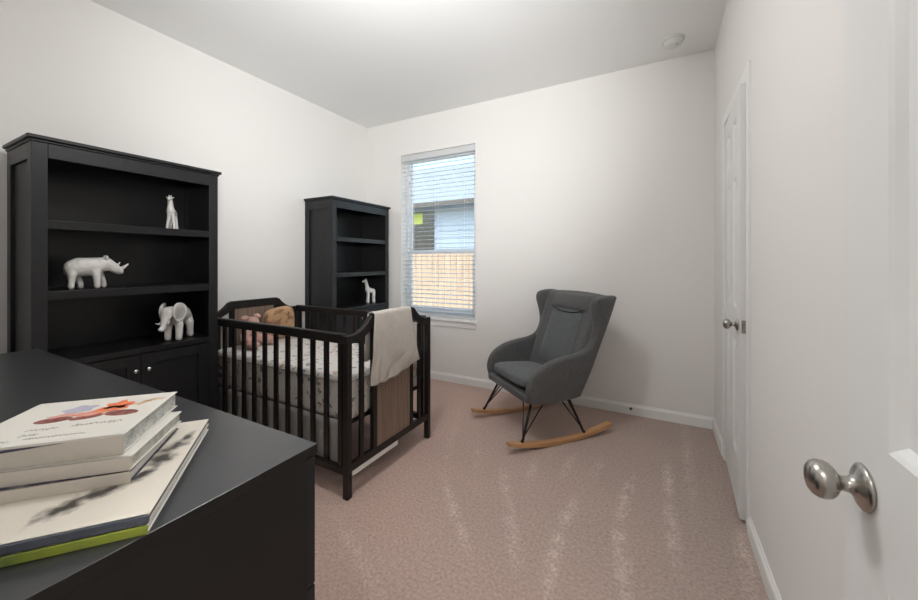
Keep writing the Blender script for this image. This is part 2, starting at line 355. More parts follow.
# entrance leaf: opened ninety degrees along the right wall
el = door_leaf('door_2', .762, 2.018, .035, [(.115, .333), (.429, .647)], rows6)
el.location = (.240, -.027, .014)
el.rotation_euler = (0, 0, 0)
el['label'] = 'white panelled entrance door opened against the right wall'
el.data.transform(Matrix.Translation((0, 0, 0)))
knob(el, .762 - .062, .897, -1, .035); knob(el, .762 - .062, .897, 1, .035)
for hz in (.2, 1.0, 1.82):
    bm = bmesh.new(); tube(bm, [(.040, -.004, hz), (.040, -.004, hz + .09)], .006, 10)
    obj('hinge', bm, M['nickel'], el, smooth=False)

# ------------------------------------------------------------------ window
w1 = bpy.data.objects.new('window_1', None); C.objects.link(w1); w1.location = ((WX0 + WX1) / 2, YB, WZ0); struct(w1, 'white double hung window')
hw = (WX1 - WX0) / 2; hh = WZ1 - WZ0; ty0, ty1 = .085, .135
boxes('window_frame', [(-hw, -hw + .035, ty0, ty1, 0, hh), (hw - .035, hw, ty0, ty1, 0, hh), (-hw + .035, hw - .035, ty0, ty1, hh - .035, hh), (-hw + .035, hw - .035, ty0, ty1, 0, .035)], M['vinyl'], w1, bevel=.003)
mz = 1.315 - WZ0
boxes('window_sash', [(-hw + .035, -hw + .075, .09, .115, .035, mz), (hw - .075, hw - .035, .09, .115, .035, mz), (-hw + .075, hw - .075, .09, .115, .035, .08), (-hw + .075, hw - .075, .09, .115, mz - .022, mz)], M['vinyl'], w1, bevel=.003)
boxes('window_sash', [(-hw + .035, -hw + .07, .112, .13, mz, hh - .035), (hw - .07, hw - .035, .112, .13, mz, hh - .035), (-hw + .07, hw - .07, .112, .13, hh - .075, hh - .035), (-hw + .07, hw - .07, .116, .13, mz, mz + .022)], M['vinyl'], w1, bevel=.003)
boxes('window_pane', [(-hw + .07, hw - .07, .101, .104, .075, mz - .018)], M['glass'], w1)
boxes('window_pane', [(-hw + .065, hw - .065, .120, .123, mz + .018, hh - .07)], M['glass'], w1)
bm = bmesh.new(); box(bm, -hw - .03, hw + .03, -.038, 0, -.028, 0); box(bm, -hw, hw, 0, .085, -.028, 0)
obj('window_sill', bm, M['trim'], w1, bevel=.006, seg=3)
boxes('window_apron', [(-hw - .018, hw + .018, -.014, 0, -.085, -.028)], M['trim'], w1, bevel=.004)

vb = thing('window_blind', 'white horizontal slat blind lowered over the back wall window, slats open', 'window blind', ((WX0 + WX1) / 2, YB + .045, WZ0 + .002))
bw = hw - .006
boxes('head_rail', [(-bw, bw, -.028, .028, hh - .048, hh - .005)], M['blind'], vb, bevel=.003)
boxes('valance', [(-bw, bw, -.036, -.029, hh - .068, hh - .004)], M['blind'], vb, bevel=.002)
bm = bmesh.new(); ns = 37; z0 = .052; z1 = hh - .085
for i in range(ns):
    z = z0 + (z1 - z0) * i / (ns - 1)
    tilt = math.radians(8.0)
    cs = [(-.024, 0), (-.012, .0022), (0, .003), (.012, .0022), (.024, 0), (.012, -.0005), (0, .0003), (-.012, -.0005)]
    pts = [(u * math.cos(tilt) - v * math.sin(tilt), z + u * math.sin(tilt) + v * math.cos(tilt)) for u, v in cs]
    prism(bm, pts, -bw + .002, bw - .002, 'x')
obj('slats', bm, M['blind'], vb)
boxes('bottom_rail', [(-bw, bw, -.025, .025, .001, .020)], M['blind'], vb, bevel=.004)
for cx_ in (-.32, -.02, .32):
    bm = bmesh.new()
    for yy in (-.026, .026): tube(bm, [(cx_, yy, .02), (cx_, yy, hh - .05)], .0011, 5)
    obj('ladder_cord', bm, M['blind'], vb)
bm = bmesh.new(); tube(bm, [(-bw + .07, -.040, .75), (-bw + .07, -.040, hh - .068)], .0035, 8)
obj('tilt_wand', bm, M['blind'], vb)

# ------------------------------------------------------------------ outside
g = boxes('pale_ground', [(-14, 4, 3.36, 16, -.32, -.3)], M['bounce_ground']); struct(g)
g.name = 'ground'
f = thing('wooden_fence', 'tan wooden privacy fence seen through the lower half of the window', 'fence', (-5, 6.5, -.3))
bm = bmesh.new(); x = -5.0
while x < 5.0:
    box(bm, x, x + .135, 0, .02, .03, 1.70 + random.uniform(-.006, .006)); x += .143
obj('pickets', bm, M['fence'], f)
boxes('rail', [(-5, 5, .02, .06, .3, .39), (-5, 5, .02, .06, 1.3, 1.39)], M['fence'], f)
hs = thing('neighbour_house', 'pale blue house with light roof beyond the fence', 'house', (-5, 9, -.3))
bm = bmesh.new(); z = 0
while z < 3.1:
    prism(bm, [(0, z), (-.03, z), (-.008, z + .17), (0, z + .17)], -5, 5, 'x'); z += .17
box(bm, -5, 5, 0, .2, 0, 3.1)
obj('siding', bm, M['siding'], hs)
bm = bmesh.new(); prism(bm, [(-.45, 3.16), (3.5, 5.3), (3.5, 5.2), (-.45, 3.04)], -5.5, 5.5, 'x')
obj('roof', bm, M['roof'], hs)
boxes('gutter', [(-5.5, 5.5, -.54, -.455, 3.04, 3.15)], M['gutter'], hs)
wn = boxes('window', [(-1.40, -.67, -.05, -.031, 1.85, 2.98)], M['darkglass'], hs)
boxes('pane_reflection', [(-1.36, -1.05, -.060, -.051, 2.62, 2.94)], M['lime'], wn)  # lime reflection on the glass, painted as a thin panel

# ------------------------------------------------------------------ bookcases
def bookcase(label, loc, W, shelves, top, base_z, depth=.36):
    """back against x=0, opens towards +x, width along y (0..W); shelves are top heights"""
    t = thing('bookcase', label, 'bookcase', loc); D = depth; B = M['black']
    for nm, y0, y1, fy0, fy1 in (('side', 0, .024, .013, .0239), ('side', W - .024, W, W - .0239, W - .013)):
        # framed side: two stiles, rails and an inset panel
        lst = [(D - .055, D - .018, y0, y1, 0, top - .03), (0, .055, y0, y1, 0, top - .03), (.055, D - .055, y0, y1, top - .105, top - .03), (.055, D - .055, y0, y1, 0, .12), (.055, D - .055, y0, y1, base_z - .06, base_z), (.055, D - .055, fy0, fy1, .12, top - .105)]
        boxes('side_panel', lst, B, t, bevel=.0015)
    boxes('back_panel', [(0, .008, .018, W - .018, .05, top - .03)], M['blackin'], t)
    bm = bmesh.new()
    box(bm, D - .018, D, 0, .052, 0, top - .03); box(bm, D - .018, D, W - .052, W, 0, top - .03)
    box(bm, D - .018, D, .052, W - .052, top - .098, top - .03)
    box(bm, D - .018, D, .052, W - .052, 0, .09)
    obj('face_frame', bm, B, t, bevel=.0015)
    bm = bmesh.new()
    box(bm, 0, D + .006, -.006, W + .006, top - .030, top - .018); box(bm, 0, D + .016, -.016, W + .016, top - .018, top)
    obj('cornice', bm, B, t, bevel=.004)
    for s in shelves: boxes('shelf', [(.008, D - .020, .018, W - .018, s - .022, s), (D - .038, D - .001 - .0175, .018, W - .018, s - .040, s), (D - .0175, D - .002, .0525, W - .0525, s - .040, s)], M['blackin'], t, bevel=.0012)
    boxes('bottom_shelf', [(.008, D - .019, .018, W - .018, base_z - .03, base_z), (D - .018, D + .012, .0525, W - .0525, base_z - .03, base_z)], M['blackin'], t, bevel=.002)
    for k in (0, 1):
        y0 = .055 + k * (W - .11) / 2 + (.001 if k else 0); y1 = y0 + (W - .11) / 2 - .002
        z0_, z1_ = .094, base_z - .035; bm = bmesh.new(); s = .06
        box(bm, D - .016, D + .003, y0, y0 + s, z0_, z1_); box(bm, D - .016, D + .003, y1 - s, y1, z0_, z1_)
        box(bm, D - .016, D + .003, y0 + s, y1 - s, z1_ - s, z1_); box(bm, D - .016, D + .003, y0 + s, y1 - s, z0_, z0_ + s)
        box(bm, D - .014, D - .006, y0 + s, y1 - s, z0_ + s, z1_ - s)
        d = obj('door', bm, M['black'], t, bevel=.0015)
        bm = bmesh.new(); ky = (y1 - .028) if k == 0 else (y0 + .028)
        lathe(bm, [(0, .008), (.004, .006), (.012, .005), (.015, .011), (.021, .0125), (.026, .009), (.028, .001)], (D + .003, ky, z1_ - .085), (1, 0, 0), 20)
        obj('knob', bm, M['chrome'], d, smooth=True)
    return t
B1X = -2.875; B1Y = .538; B1W = .804
bookcase('large black bookcase nearest the camera, holding rhino, elephant and giraffe figurines', (B1X, B1Y, 0), B1W, (1.402, 1.067), 1.789, .733, .375)
B2X = -2.92; B2Y = 2.345; B2W = .785
bookcase('black bookcase in the far corner beside the window, single giraffe figurine on it', (B2X, B2Y, 0), B2W, (1.437, 1.108), 1.80, .775)

# ------------------------------------------------------------------ figurines
def giraffe(label, loc, rz, s, head_fwd=.05):
    """faces +y; s = total height"""
    t = thing('giraffe_figurine', label, 'figurine', loc, rz)
    V = [(0, -.10, .50), (0, .0, .52), (0, .12, .56), (0, .15, .70), (0, .185, .86), (0, .21, .935), (0, .27, .925), (0, .33, .90),
         (.045, .10, .40), (.075, .11, .2), (.09, .12, .030), (-.045, .10, .40), (-.075, .11, .2), (-.09, .12, .030),
         (.05, -.13, .38), (.075, -.13, .2), (.09, -.14, .030), (-.05, -.13, .38), (-.075, -.13, .2), (-.09, -.14, .030)]
    E = [(0, 1), (1, 2), (2, 3), (3, 4), (4, 5), (5, 6), (6, 7), (2, 8), (8, 9), (9, 10), (2, 11), (11, 12), (12, 13), (0, 14), (14, 15), (15, 16), (0, 17), (17, 18), (18, 19)]
    Rr = [.125, .13, .125, .09, .072, .07, .06, .045, .06, .046, .048, .06, .046, .048, .066, .048, .048, .066, .048, .048]
    skin('body', [tuple(c_ * s for c_ in v) for v in V], E, [r * s for r in Rr], M['ceramic'], t)
    for q in (-1, 1):
        bm = bmesh.new(); tube(bm, [(q * .02 * s, .195 * s, .97 * s), (q * .028 * s, .19 * s, 1.03 * s)], [.013 * s, .015 * s], 8); obj('horn', bm, M['ceramic'], t, smooth=True)
        bm = bmesh.new(); lathe(bm, [(0, .005 * s), (.02 * s, .018 * s), (.045 * s, .014 * s), (.065 * s, .002 * s)], (q * .045 * s, .185 * s, .95 * s), (q, -.1, .45), 10); obj('ear', bm, M['ceramic'], t, smooth=True)
    bm = bmesh.new(); tube(bm, [(0, -.14 * s, .54 * s), (0, -.20 * s, .47 * s), (0, -.20 * s, .38 * s)], [.014 * s, .01 * s, .016 * s], 8); obj('tail', bm, M['ceramic'], t, smooth=True)
    return t
def rhino(label, loc, rz):
    """faces +y"""
    t = thing('rhino_figurine', label, 'figurine', loc, rz)
    V = [(0, 0, .100), (0, -.035, .100), (0, -.062, .092), (0, .035, .103), (0, .066, .110), (0, .095, .112), (0, .122, .098), (0, .146, .084), (0, .158, .079),
         (.026, .040, .060), (.028, .042, .035), (.028, .043, .014), (-.026, .066, .060), (-.028, .078, .035), (-.028, .082, .014),
         (.026, -.066, .064), (.028, -.068, .035), (.028, -.070, .014), (-.026, -.040, .064), (-.028, -.026, .035), (-.028, -.022, .014), (0, -.076, .088)]
    E = [(0, 1), (1, 2), (0, 3), (3, 4), (4, 5), (5, 6), (6, 7), (7, 8), (3, 9), (9, 10), (10, 11), (3, 12), (12, 13), (13, 14), (2, 15), (15, 16), (16, 17), (2, 18), (18, 19), (19, 20), (2, 21)]
    Rr = [.050, .050, .046, .048, .042, .036, .029, .024, .018, .022, .018, .018, .022, .018, .018, .024, .018, .018, .022, .018, .018, .026]
    skin('body', V, E, Rr, M['ceramic'], t)
    bm = bmesh.new(); tube(bm, [(0, .150, .088), (0, .172, .096), (0, .196, .114)], [.011, .0085, .003], 10); obj('horn', bm, M['ceramic'], t, smooth=True)
    bm = bmesh.new(); tube(bm, [(0, .136, .100), (0, .146, .112), (0, .155, .122)], [.009, .006, .0025], 10); obj('horn', bm, M['ceramic'], t, smooth=True)
    for q in (-1, 1):
        bm = bmesh.new(); lathe(bm, [(0, .005), (.010, .010), (.020, .009), (.028, .002)], (q * .018, .088, .128), (q * .35, -.1, 1), 10); obj('ear', bm, M['ceramic'], t, smooth=True)
    bm = bmesh.new(); tube(bm, [(0, -.070, .110), (0, -.086, .092), (0, -.088, .066)], [.007, .004, .005], 8); obj('tail', bm, M['ceramic'], t, smooth=True)
    return t
def elephant(label, loc, rz, s):
    t = thing('elephant_figurine', label, 'figurine', loc, rz)
    V = [(0, 0, .62), (0, -.22, .60), (0, -.34, .52), (0, .20, .64), (0, .36, .70), (0, .52, .70), (0, .63, .56), (0, .69, .42), (0, .76, .34), (0, .84, .36),
         (.13, .22, .40), (.14, .24, .2), (.14, .25, .065), (-.13, .22, .40), (-.14, .24, .2), (-.14, .25, .065),
         (.13, -.30, .38), (.14, -.31, .2), (.14, -.32, .065), (-.13, -.30, .38), (-.14, -.31, .2), (-.14, -.32, .065), (0, -.46, .48)]
    E = [(0, 1), (1, 2), (0, 3), (3, 4), (4, 5), (5, 6), (6, 7), (7, 8), (8, 9), (3, 10), (10, 11), (11, 12), (3, 13), (13, 14), (14, 15), (2, 16), (16, 17), (17, 18), (2, 19), (19, 20), (20, 21), (2, 22)]
    Rr = [.22, .23, .20, .21, .18, .18, .11, .085, .068, .055, .12, .10, .10, .12, .10, .10, .13, .10, .10, .13, .10, .10, .12]
    skin('body', [tuple(c_ * s for c_ in v) for v in V], E, [r * s for r in Rr], M['ceramic'], t)
    for q in (-1, 1):
        # big rounded ear: a cupped disc with a raised rim, hung on the side of the head
        bm = bmesh.new(); n = 26
        out = []
        for k in range(n):
            a = k * 2 * PI / n; ry = .22; rz_ = .23
            out.append((-math.cos(a) * ry * (1 + .12 * math.sin(a)), math.sin(a) * rz_))
        rings = []
        for rr, off in ((1.0, .00), (1.03, .035), (.93, .055), (.80, .035), (.4, .028)):
            rings.append([bm.verts.new((q * (.145 + off + .10 * max(0, -u * rr) / .22) * s, (.34 + u * rr) * s, (.70 + w_ * rr) * s)) for u, w_ in out])
        for A, B in zip(rings, rings[1:]):
            for k in range(n): bm.faces.new((A[k], A[(k + 1) % n], B[(k + 1) % n], B[k]))
        bm.faces.new(rings[0]); bm.faces.new(rings[-1])
        e = obj('ear', bm, M['ceramic'], t, smooth=True)
        bm = bmesh.new()
        cen = [bm.verts.new((q * (.145 + .043 + .10 * max(0, -u * .74) / .22) * s, (.34 + u * .74) * s, (.70 + w_ * .74) * s)) for u, w_ in out]
        cen2 = [bm.verts.new((q * (.145 + .030 + .10 * max(0, -u * .74) / .22) * s, (.34 + u * .74) * s, (.70 + w_ * .74) * s)) for u, w_ in out]
        bm.faces.new(cen); bm.faces.new(cen2)
        for k in range(n): bm.faces.new((cen[k], cen[(k + 1) % n], cen2[(k + 1) % n], cen2[k]))
        ie = obj('inner_ear', bm, M['ceramicgrey'], e, smooth=False); ie['label'] = 'greyish hollow of the ear'
        bm = bmesh.new(); tube(bm, [(q * .07 * s, .58 * s, .52 * s), (q * .12 * s, .70 * s, .46 * s), (q * .13 * s, .80 * s, .50 * s)], [.026 * s, .02 * s, .006 * s], 8); obj('tusk', bm, M['ceramic'], t, smooth=True)
    bm = bmesh.new(); tube(bm, [(0, -.49 * s, .62 * s), (0, -.54 * s, .5 * s), (0, -.53 * s, .36 * s)], [.018 * s, .013 * s, .02 * s], 8); obj('tail', bm, M['ceramic'], t, smooth=True)
    return t
giraffe('white giraffe figurine standing on the upper shelf of the large bookcase', (-2.61, 1.135, 1.402), math.radians(-128), .20)
rh_ = rhino('white rhino figurine with two horns on the middle shelf of the large bookcase', (-2.60, .750, 1.067), math.radians(-8)); rh_.scale = (1, .84, 1.13)
el_ = elephant('white elephant figurine with large grey ears on the lowest open shelf', (-2.60, 1.165, .733), math.radians(-142), .215); el_.scale = (1, 1, 1.14)
giraffe('small white giraffe figurine on the bookcase beside the window', (-2.66, 2.955, .775), math.radians(150), .25)

# ------------------------------------------------------------------ crib
CX0, CX1, CYN, CYF = -2.74, -1.388, 1.371, 2.108       # head, foot, near side, far side (post centres)
cr = thing('baby_crib', 'dark espresso slatted baby crib with brown wood end panels', 'crib', ((CX0 + CX1) / 2, (CYN + CYF) / 2, 0))
ox, oy = (CX0 + CX1) / 2, (CYN + CYF) / 2; hx, hy = (CX1 - CX0) / 2, (CYF - CYN) / 2
K = M['crib']; p = .0168
for sx in (-1, 1):
    for sy in (-1, 1):
        bm = bmesh.new(); x_, y_ = sx * hx, sy * hy
        box(bm, x_ - p, x_ + p, y_ - p, y_ + p, 0, .828)
        obj('post', bm, K, cr, bevel=.003)
for sy in (-1, 1):
    y_ = sy * hy
    boxes('top_rail', [(-hx + p, hx - p, y_ - .017, y_ + .017, .787, .838)], K, cr, bevel=.008, seg=3)
    boxes('bottom_rail', [(-hx + p, hx - p, y_ - .013, y_ + .013, .118, .158)], K, cr, bevel=.003)
    n = 13
    for i in range(n):
        x_ = -hx + (i + .55) * (2 * hx) / n + .0
        boxes('slat', [(x_ - .0155, x_ + .0155, y_ - .007, y_ + .007, .158, .79)], K, cr, bevel=.002)
for sx in (-1, 1):
    x_ = sx * hx
    # scalloped end rail
    up = []; lo = []
    e0, e1, e2 = hy - .01, hy - .165, hy - .19     # at post, at shoulder, flat
    for k in range(11):
        u = k / 10; yy = e0 + (e1 - e0) * u
        up.append((yy, .826 + .082 * (u ** 2.2)))
    up.append((e2, .918))
    pts = up + [(-a, b_) for a, b_ in up[::-1]] + [(-hy + .01, .785), (-hy + .08, .79), (-hy + .165, .835), (-e2, .862), (e2, .862), (hy - .165, .835), (hy - .08, .79), (hy - .01, .785)]
    bm = bmesh.new(); prism(bm, pts, x_ - .015, x_ + .015, 'x')
    obj('end_rail', bm, K, cr, bevel=.004)
    boxes('end_bottom_rail', [(x_ - .013, x_ + .013, -hy + p, hy - p, .132, .172)], K, cr, bevel=.003)
    for s in (-1, 1):
        boxes('end_stile', [(x_ - .013, x_ + .013, s * .172 - .016, s * .172 + .016, .172, .87)], K, cr, bevel=.002)
        boxes('slat', [(x_ - .007, x_ + .007, s * .268 - .0155, s * .268 + .0155, .172, .80)], K, cr, bevel=.002)
    q = boxes('end_panel', [(x_ - .008, x_ + .008, -.156, .156, .172, .865)], M['panel'], cr); q['label'] = 'weathered brown wood panel'
boxes('mattress_support', [(-hx + .045, hx - .04, -hy + .05, hy - .03, .345, .360)], K, cr)
q = boxes('bottom_strip', [(hx - .006, hx + .012, -hy + .024, .03, .104, .130)], M['white'], cr, bevel=.002); q['label'] = 'pale strip under the foot end rail'

# skirt hanging below the mattress on the near side
bm = bmesh.new(); rows_ = 8; cols_ = 160; G = []
for j in range(rows_ + 1):
    z = .372 - (.372 - .098) * j / rows_
    G.append([])
    for i in range(cols_ + 1):
        u = i / cols_; x_ = -hx + .05 + u * (2 * hx - .09)
        a = .004 * (.25 + .75 * j / rows_)
        G[-1].append(bm.verts.new((x_, -hy + .0245 + a * math.sin(u * 95 + 2 * math.sin(u * 13)), z + .004 * math.sin(u * 23) * j / rows_)))
for j in range(rows_):
    for i in range(cols_): bm.faces.new((G[j][i], G[j][i + 1], G[j + 1][i + 1], G[j + 1][i]))
sk = obj('crib_skirt', bm, M['skirt'], None, smooth=True, loc=(ox, oy, 0))
so = sk.modifiers.new('solid', 'SOLIDIFY'); so.thickness = .003
tag(sk, 'pale grey pleated skirt hanging below the crib mattress', 'crib skirt')

# mattress with a fitted printed sheet
mt = thing('crib_mattress', 'white leaf print mattress lying inside the crib', 'mattress', (ox, oy, .361))
bm = bmesh.new(); box(bm, -hx + .035, hx - .035, -hy + .034, hy - .032, 0, .235)
obj('fitted_sheet', bm, M['sheet'], mt, bevel=.03, seg=4, smooth=True)
bm = bmesh.new(); xx, yy = hx - .033, hy - .030; r_ = .035; path = []
for cx_, cy_, a0 in ((xx - r_, yy - r_, 0), (-xx + r_, yy - r_, 90), (-xx + r_, -yy + r_, 180), (xx - r_, -yy + r_, 270)):
    for k in range(6):
        a = math.radians(a0 + k * 18); path.append((cx_ + r_ * math.cos(a), cy_ + r_ * math.sin(a), .214))
path.append(path[0]); tube(bm, path, .006, 8)
q = obj('piping', bm, M['ceramicgrey'], mt, smooth=True); q['label'] = 'grey piping around the top edge'

# plush toy and cushion at the head end
pt = thing('plush_toy', 'pink plush toy slumped against the crib headboard left of the tan cushion', 'plush toy', (-2.575, 1.605, .598), math.radians(-75)); pt.scale = (1.2, 1, .84)
V = [(0, 0, .07), (0, 0, .13), (0, .01, .175), (0, .01, .215), (.06, .06, .055), (.075, .12, .04), (-.06, .06, .055), (-.075, .12, .04), (.07, .03, .12), (.095, .06, .085), (-.07, .03, .12), (-.095, .06, .085)]
E = [(0, 1), (1, 2), (2, 3), (0, 4), (4, 5), (0, 6), (6, 7), (1, 8), (8, 9), (1, 10), (10, 11)]
skin('body', V, E, [.065, .055, .052, .05, .036, .034, .036, .034, .03, .026, .03, .026], M['pink'], pt)
for q_ in (-1, 1):
    bm = bmesh.new(); lathe(bm, [(0, .008), (.01, .022), (.022, .024), (.034, .014), (.038, .002)], (q_ * .035, .005, .238), (q_ * .6, 0, .8), 14)
    obj('ear', bm, M['pink'], pt, smooth=True)
bm = bmesh.new(); pillow(bm, (0, 0, 0), (.085, .23, .245), 4.2)
cu = obj('cushion', bm, M['tan'], None, smooth=True, loc=(-2.62, 1.865, .730), rot=(math.radians(9), math.radians(14), math.radians(-8)))
tag(cu, 'tan patterned square cushion propped against the crib headboard', 'cushion')

# knit blanket over the footboard
bm = bmesh.new(); nu, nv = 44, 70; G = []
def drape(u, v):
    # v: 0 = outer hem .. 1 = inner hem ; returns x offset from rail centre and z
    Lout = .335 + (.045 if True else 0) * (1 - u) - .0 * u; Lin = .26; Lt = .05; tot = Lout + Lt + Lin; s = v * tot
    zt = .924
    if s < Lout: return .021, zt - .006 - (Lout - s), (Lout - s) / Lout
    if s < Lout + Lt:
        a = (s - Lout) / Lt * PI; return .021 * math.cos(a), zt - .006 + .008 * math.sin(a), 0
    return -.021, zt - .006 - (s - Lout - Lt), (s - Lout - Lt) / Lin * -1
for j in range(nv + 1):
    v = j / nv; G.append([])
    for i in range(nu + 1):
        u = i / nu
        dx, z, hang = drape(u, v); ah = abs(hang)
        y = 1.548 + u * .335
        y += (-.045 * (1 - u) ** 1.5 + .085 * u ** 2.5) * ah ** 1.3 if hang >= 0 else (u - .5) * .05 * ah
        w = .008 * ah * math.sin(u * 17 + 2.2 * math.sin(u * 5) + ah * 1.5) + .012 * ah * noise.noise(Vector((u * 3, v * 6, 2)))
        amp = abs(w) + .002
        off = dx + (amp if hang > 0 else -amp if hang < 0 else 0) + (.004 * ah if hang > 0 else 0)
        z += .018 * noise.noise(Vector((u * 5, 0, hang))) * ah + (-.005 * u * ah if hang > 0 else 0) - (.02 * math.sin(u * PI) * ah if hang > 0 else 0)
        G[-1].append(bm.verts.new((CX1 + off, y, z)))
for j in range(nv):
    for i in range(nu): bm.faces.new((G[j][i], G[j][i + 1], G[j + 1][i + 1], G[j + 1][i]))
bl = obj('knit_blanket', bm, M['blanket'], None, smooth=True)
so = bl.modifiers.new('solid', 'SOLIDIFY'); so.thickness = .004; so.offset = 1
tag(bl, 'beige knit blanket draped over the foot end of the crib', 'blanket')

# ------------------------------------------------------------------ dresser
DX0, DX1, DY0, DY1, DZ = -2.24, -.586, .0, .50, .85
dr = thing('dresser', 'low black dresser in the foreground with a stack of picture books', 'dresser', ((DX0 + DX1) / 2, (DY0 + DY1) / 2, 0))
dx, dy = (DX1 - DX0) / 2, (DY1 - DY0) / 2
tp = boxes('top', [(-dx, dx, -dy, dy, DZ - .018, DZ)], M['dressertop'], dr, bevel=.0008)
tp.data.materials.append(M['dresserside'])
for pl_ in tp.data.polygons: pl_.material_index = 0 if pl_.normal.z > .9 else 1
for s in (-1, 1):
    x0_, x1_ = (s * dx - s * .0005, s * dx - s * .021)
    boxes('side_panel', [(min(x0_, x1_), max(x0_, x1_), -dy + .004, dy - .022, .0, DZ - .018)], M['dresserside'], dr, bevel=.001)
boxes('back_panel', [(-dx + .021, dx - .021, -dy + .004, -dy + .012, .05, DZ - .018)], M['dresserside'], dr)
boxes('plinth', [(-dx + .021, dx - .021, dy - .06, dy - .045, .0, .07)], M['black'], dr)
boxes('divider', [(-.009, .009, -dy + .012, dy - .022, .07, DZ - .018)], M['dresserside'], dr)
for cxx in (-1, 1):
    for k in range(3):
        z0_ = .073 + k * .2525
        a, b_ = (.003, dx - .004) if cxx > 0 else (-dx + .004, -.003)
        d = boxes('drawer', [(a, b_, dy - .020, dy - .002, z0_, z0_ + .249)], M['black'], dr, bevel=.002)
        for kx in (.28, .72):
            bm = bmesh.new(); lathe(bm, [(0, .006), (.012, .005), (.015, .012), (.022, .013), (.027, .001)], (a + (b_ - a) * kx, dy - .002, z0_ + .125), (0, 1, 0), 16)
            obj('knob', bm, M['chrome'], d, smooth=True)

# ------------------------------------------------------------------ books
def book(label, rf, ang, L, Wd, z, T, cover, pages, group=None, spine=None, over=.003, ct=.0018, name='picture_book', topmat=None):
    """rf = nearest right corner, ang = direction of the long edge; local x towards left (along width), local y along the long edge"""
    t = thing(name, label, 'book', (rf[0], rf[1], z), ang, group)
    # local axes: +y along right edge away from the viewer, -x to the left
    boxes('front_cover', [(-Wd, 0, 0, L, T - ct, T)], topmat or cover, t, bevel=.0005)
    boxes('back_cover', [(-Wd, 0, 0, L, 0, ct)], cover, t, bevel=.0005)
    boxes('pages', [(-Wd + over, -over, over, L - over, ct, T - ct)], pages, t)
    if spine: boxes('spine', [(-Wd, 0, -.0015, .0035, 0, T)], spine, t, bevel=.0008)
    return t
paper = mat('page_block', (.66, .64, .58), .8, bump=(300, .3), var=(60, (.5, .48, .44), .4, .7))
cream = mat('cream_cover', (.64, .59, .52), .5, var=(6, (.58, .53, .46), .4, .7))
green = mat('lime_green_cover', (.33, .38, .045), .5, var=(18, (.16, .22, .06), .4, .7))
slate = mat('slate_blue_cover', (.075, .085, .11), .45, var=(12, (.16, .17, .21), .4, .7))
purple = mat('dark_plum_cover', (.055, .045, .08), .5, var=(60, (.3, .28, .30), .55, .7))
ivory = mat('ivory_cover', (.72, .69, .63), .42)
wornpg = mat('worn_page_edges', (.66, .66, .62), .8, bump=(140, .8), var=(45, (.50, .53, .50), .45, .65))
A0 = math.atan2(-.835 + .586, .43 - .228) * -1       # long edge bears left of +y
book('large hardcover with lime green spine at the bottom of the book stack', (-.5865, .2275), A0, .323, .262, .8502, .0115, M['white'], M['white'], spine=green)
b2 = book('large thin cream picture book with dark brush artwork, second from the bottom', (-.5895, .2300), A0, .319, .262, .8618, .0110, cream, slate, spine=slate, topmat=M['art'])
A1 = math.atan2(.867 - .724, .386 - .25)
book('square book with dark plum edges, third from the bottom of the stack', (-.700, .250), A1 + .03, .19, .215, .8725, .017, purple, M['white'], spine=cream)
b4 = book('thick cream paged book just below the top book', (-.703, .252), A1 - .02, .178, .22, .8898, .0205, ivory, paper, spine=cream)
tb = book('square ivory picture book with painted red and orange animals on top of the stack', (-.722, .250), A1, .197, .215, .9106, .0300, ivory, wornpg, spine=cream)
# painted animals and handwriting on the top cover (flat prints)
def flat(name, shapes, m, parent, z, label=None, h=.0004):
    bm = bmesh.new()
    for pts in shapes: prism(bm, pts, z, z + h, 'z')
    o = obj(name, bm, m, parent)
    if label: o['label'] = label
    return o
def ell(cx_, cy_, a, b_, rot=0, n=20, jag=0, ph=0):
    out = []
    for k in range(n):
        t = k * 2 * PI / n; r = 1 + jag * math.sin(5 * t + ph)
        u, v = a * math.cos(t) * r, b_ * math.sin(t) * r
        out.append((cx_ + u * math.cos(rot) - v * math.sin(rot), cy_ + u * math.sin(rot) + v * math.cos(rot)))
    return out
maroon = mat('maroon_ink', (.16, .035, .03), .6, var=(90, (.32, .10, .08), .4, .6)); orange = mat('orange_ink', (.72, .13, .045), .6, var=(70, (.8, .30, .14), .4, .7))
lav = mat('lavender_ink', (.42, .40, .50), .6); rose = mat('rose_ink', (.66, .34, .28), .6); ochre = mat('ochre_ink', (.62, .42, .22), .6); ink = mat('grey_ink', (.38, .36, .34), .7)
T = .0300; TX = -.215
# local frame of cover: x from -.215 (left) .. 0 (right), y from 0 (near) .. .197 (far)
flat('cover_art', [ell(-.050, .103, .026, .013, -.2), ell(-.096, .098, .022, .010, .25), ell(-.140, .098, .024, .012, .1)], maroon, tb, T, 'dark red ovals')
flat('cover_art', [ell(-.082, .125, .036, .015, .5, jag=.25), ell(-.074, .148, .018, .020, .2, jag=.3, ph=1)], orange, tb, T + .0001, 'orange splashes')
flat('cover_art', [ell(-.128, .142, .022, .018, .3, jag=.2)], lav, tb, T, 'lavender shape')
flat('cover_art', [ell(-.136, .116, .020, .008, .2, jag=.2), ell(-.100, .110, .014, .007, .3, jag=.2)], rose, tb, T + .0002, 'rose shapes')
flat('cover_art', [ell(-.035, .150, .006, .016, -.5, jag=.3), ell(-.022, .160, .014, .004, .3, jag=.3)], ochre, tb, T, 'ochre animal')
bm = bmesh.new(); prism(bm, [(-.07, .0283), (-.213, .0283), (-.213, .0195)], -.0022, -.0014, 'y')  # dark wedge painted in for the shaded gap under the cover
q = obj('gap_wedge', bm, purple, tb); q['label'] = 'dark gap where the cover lifts'
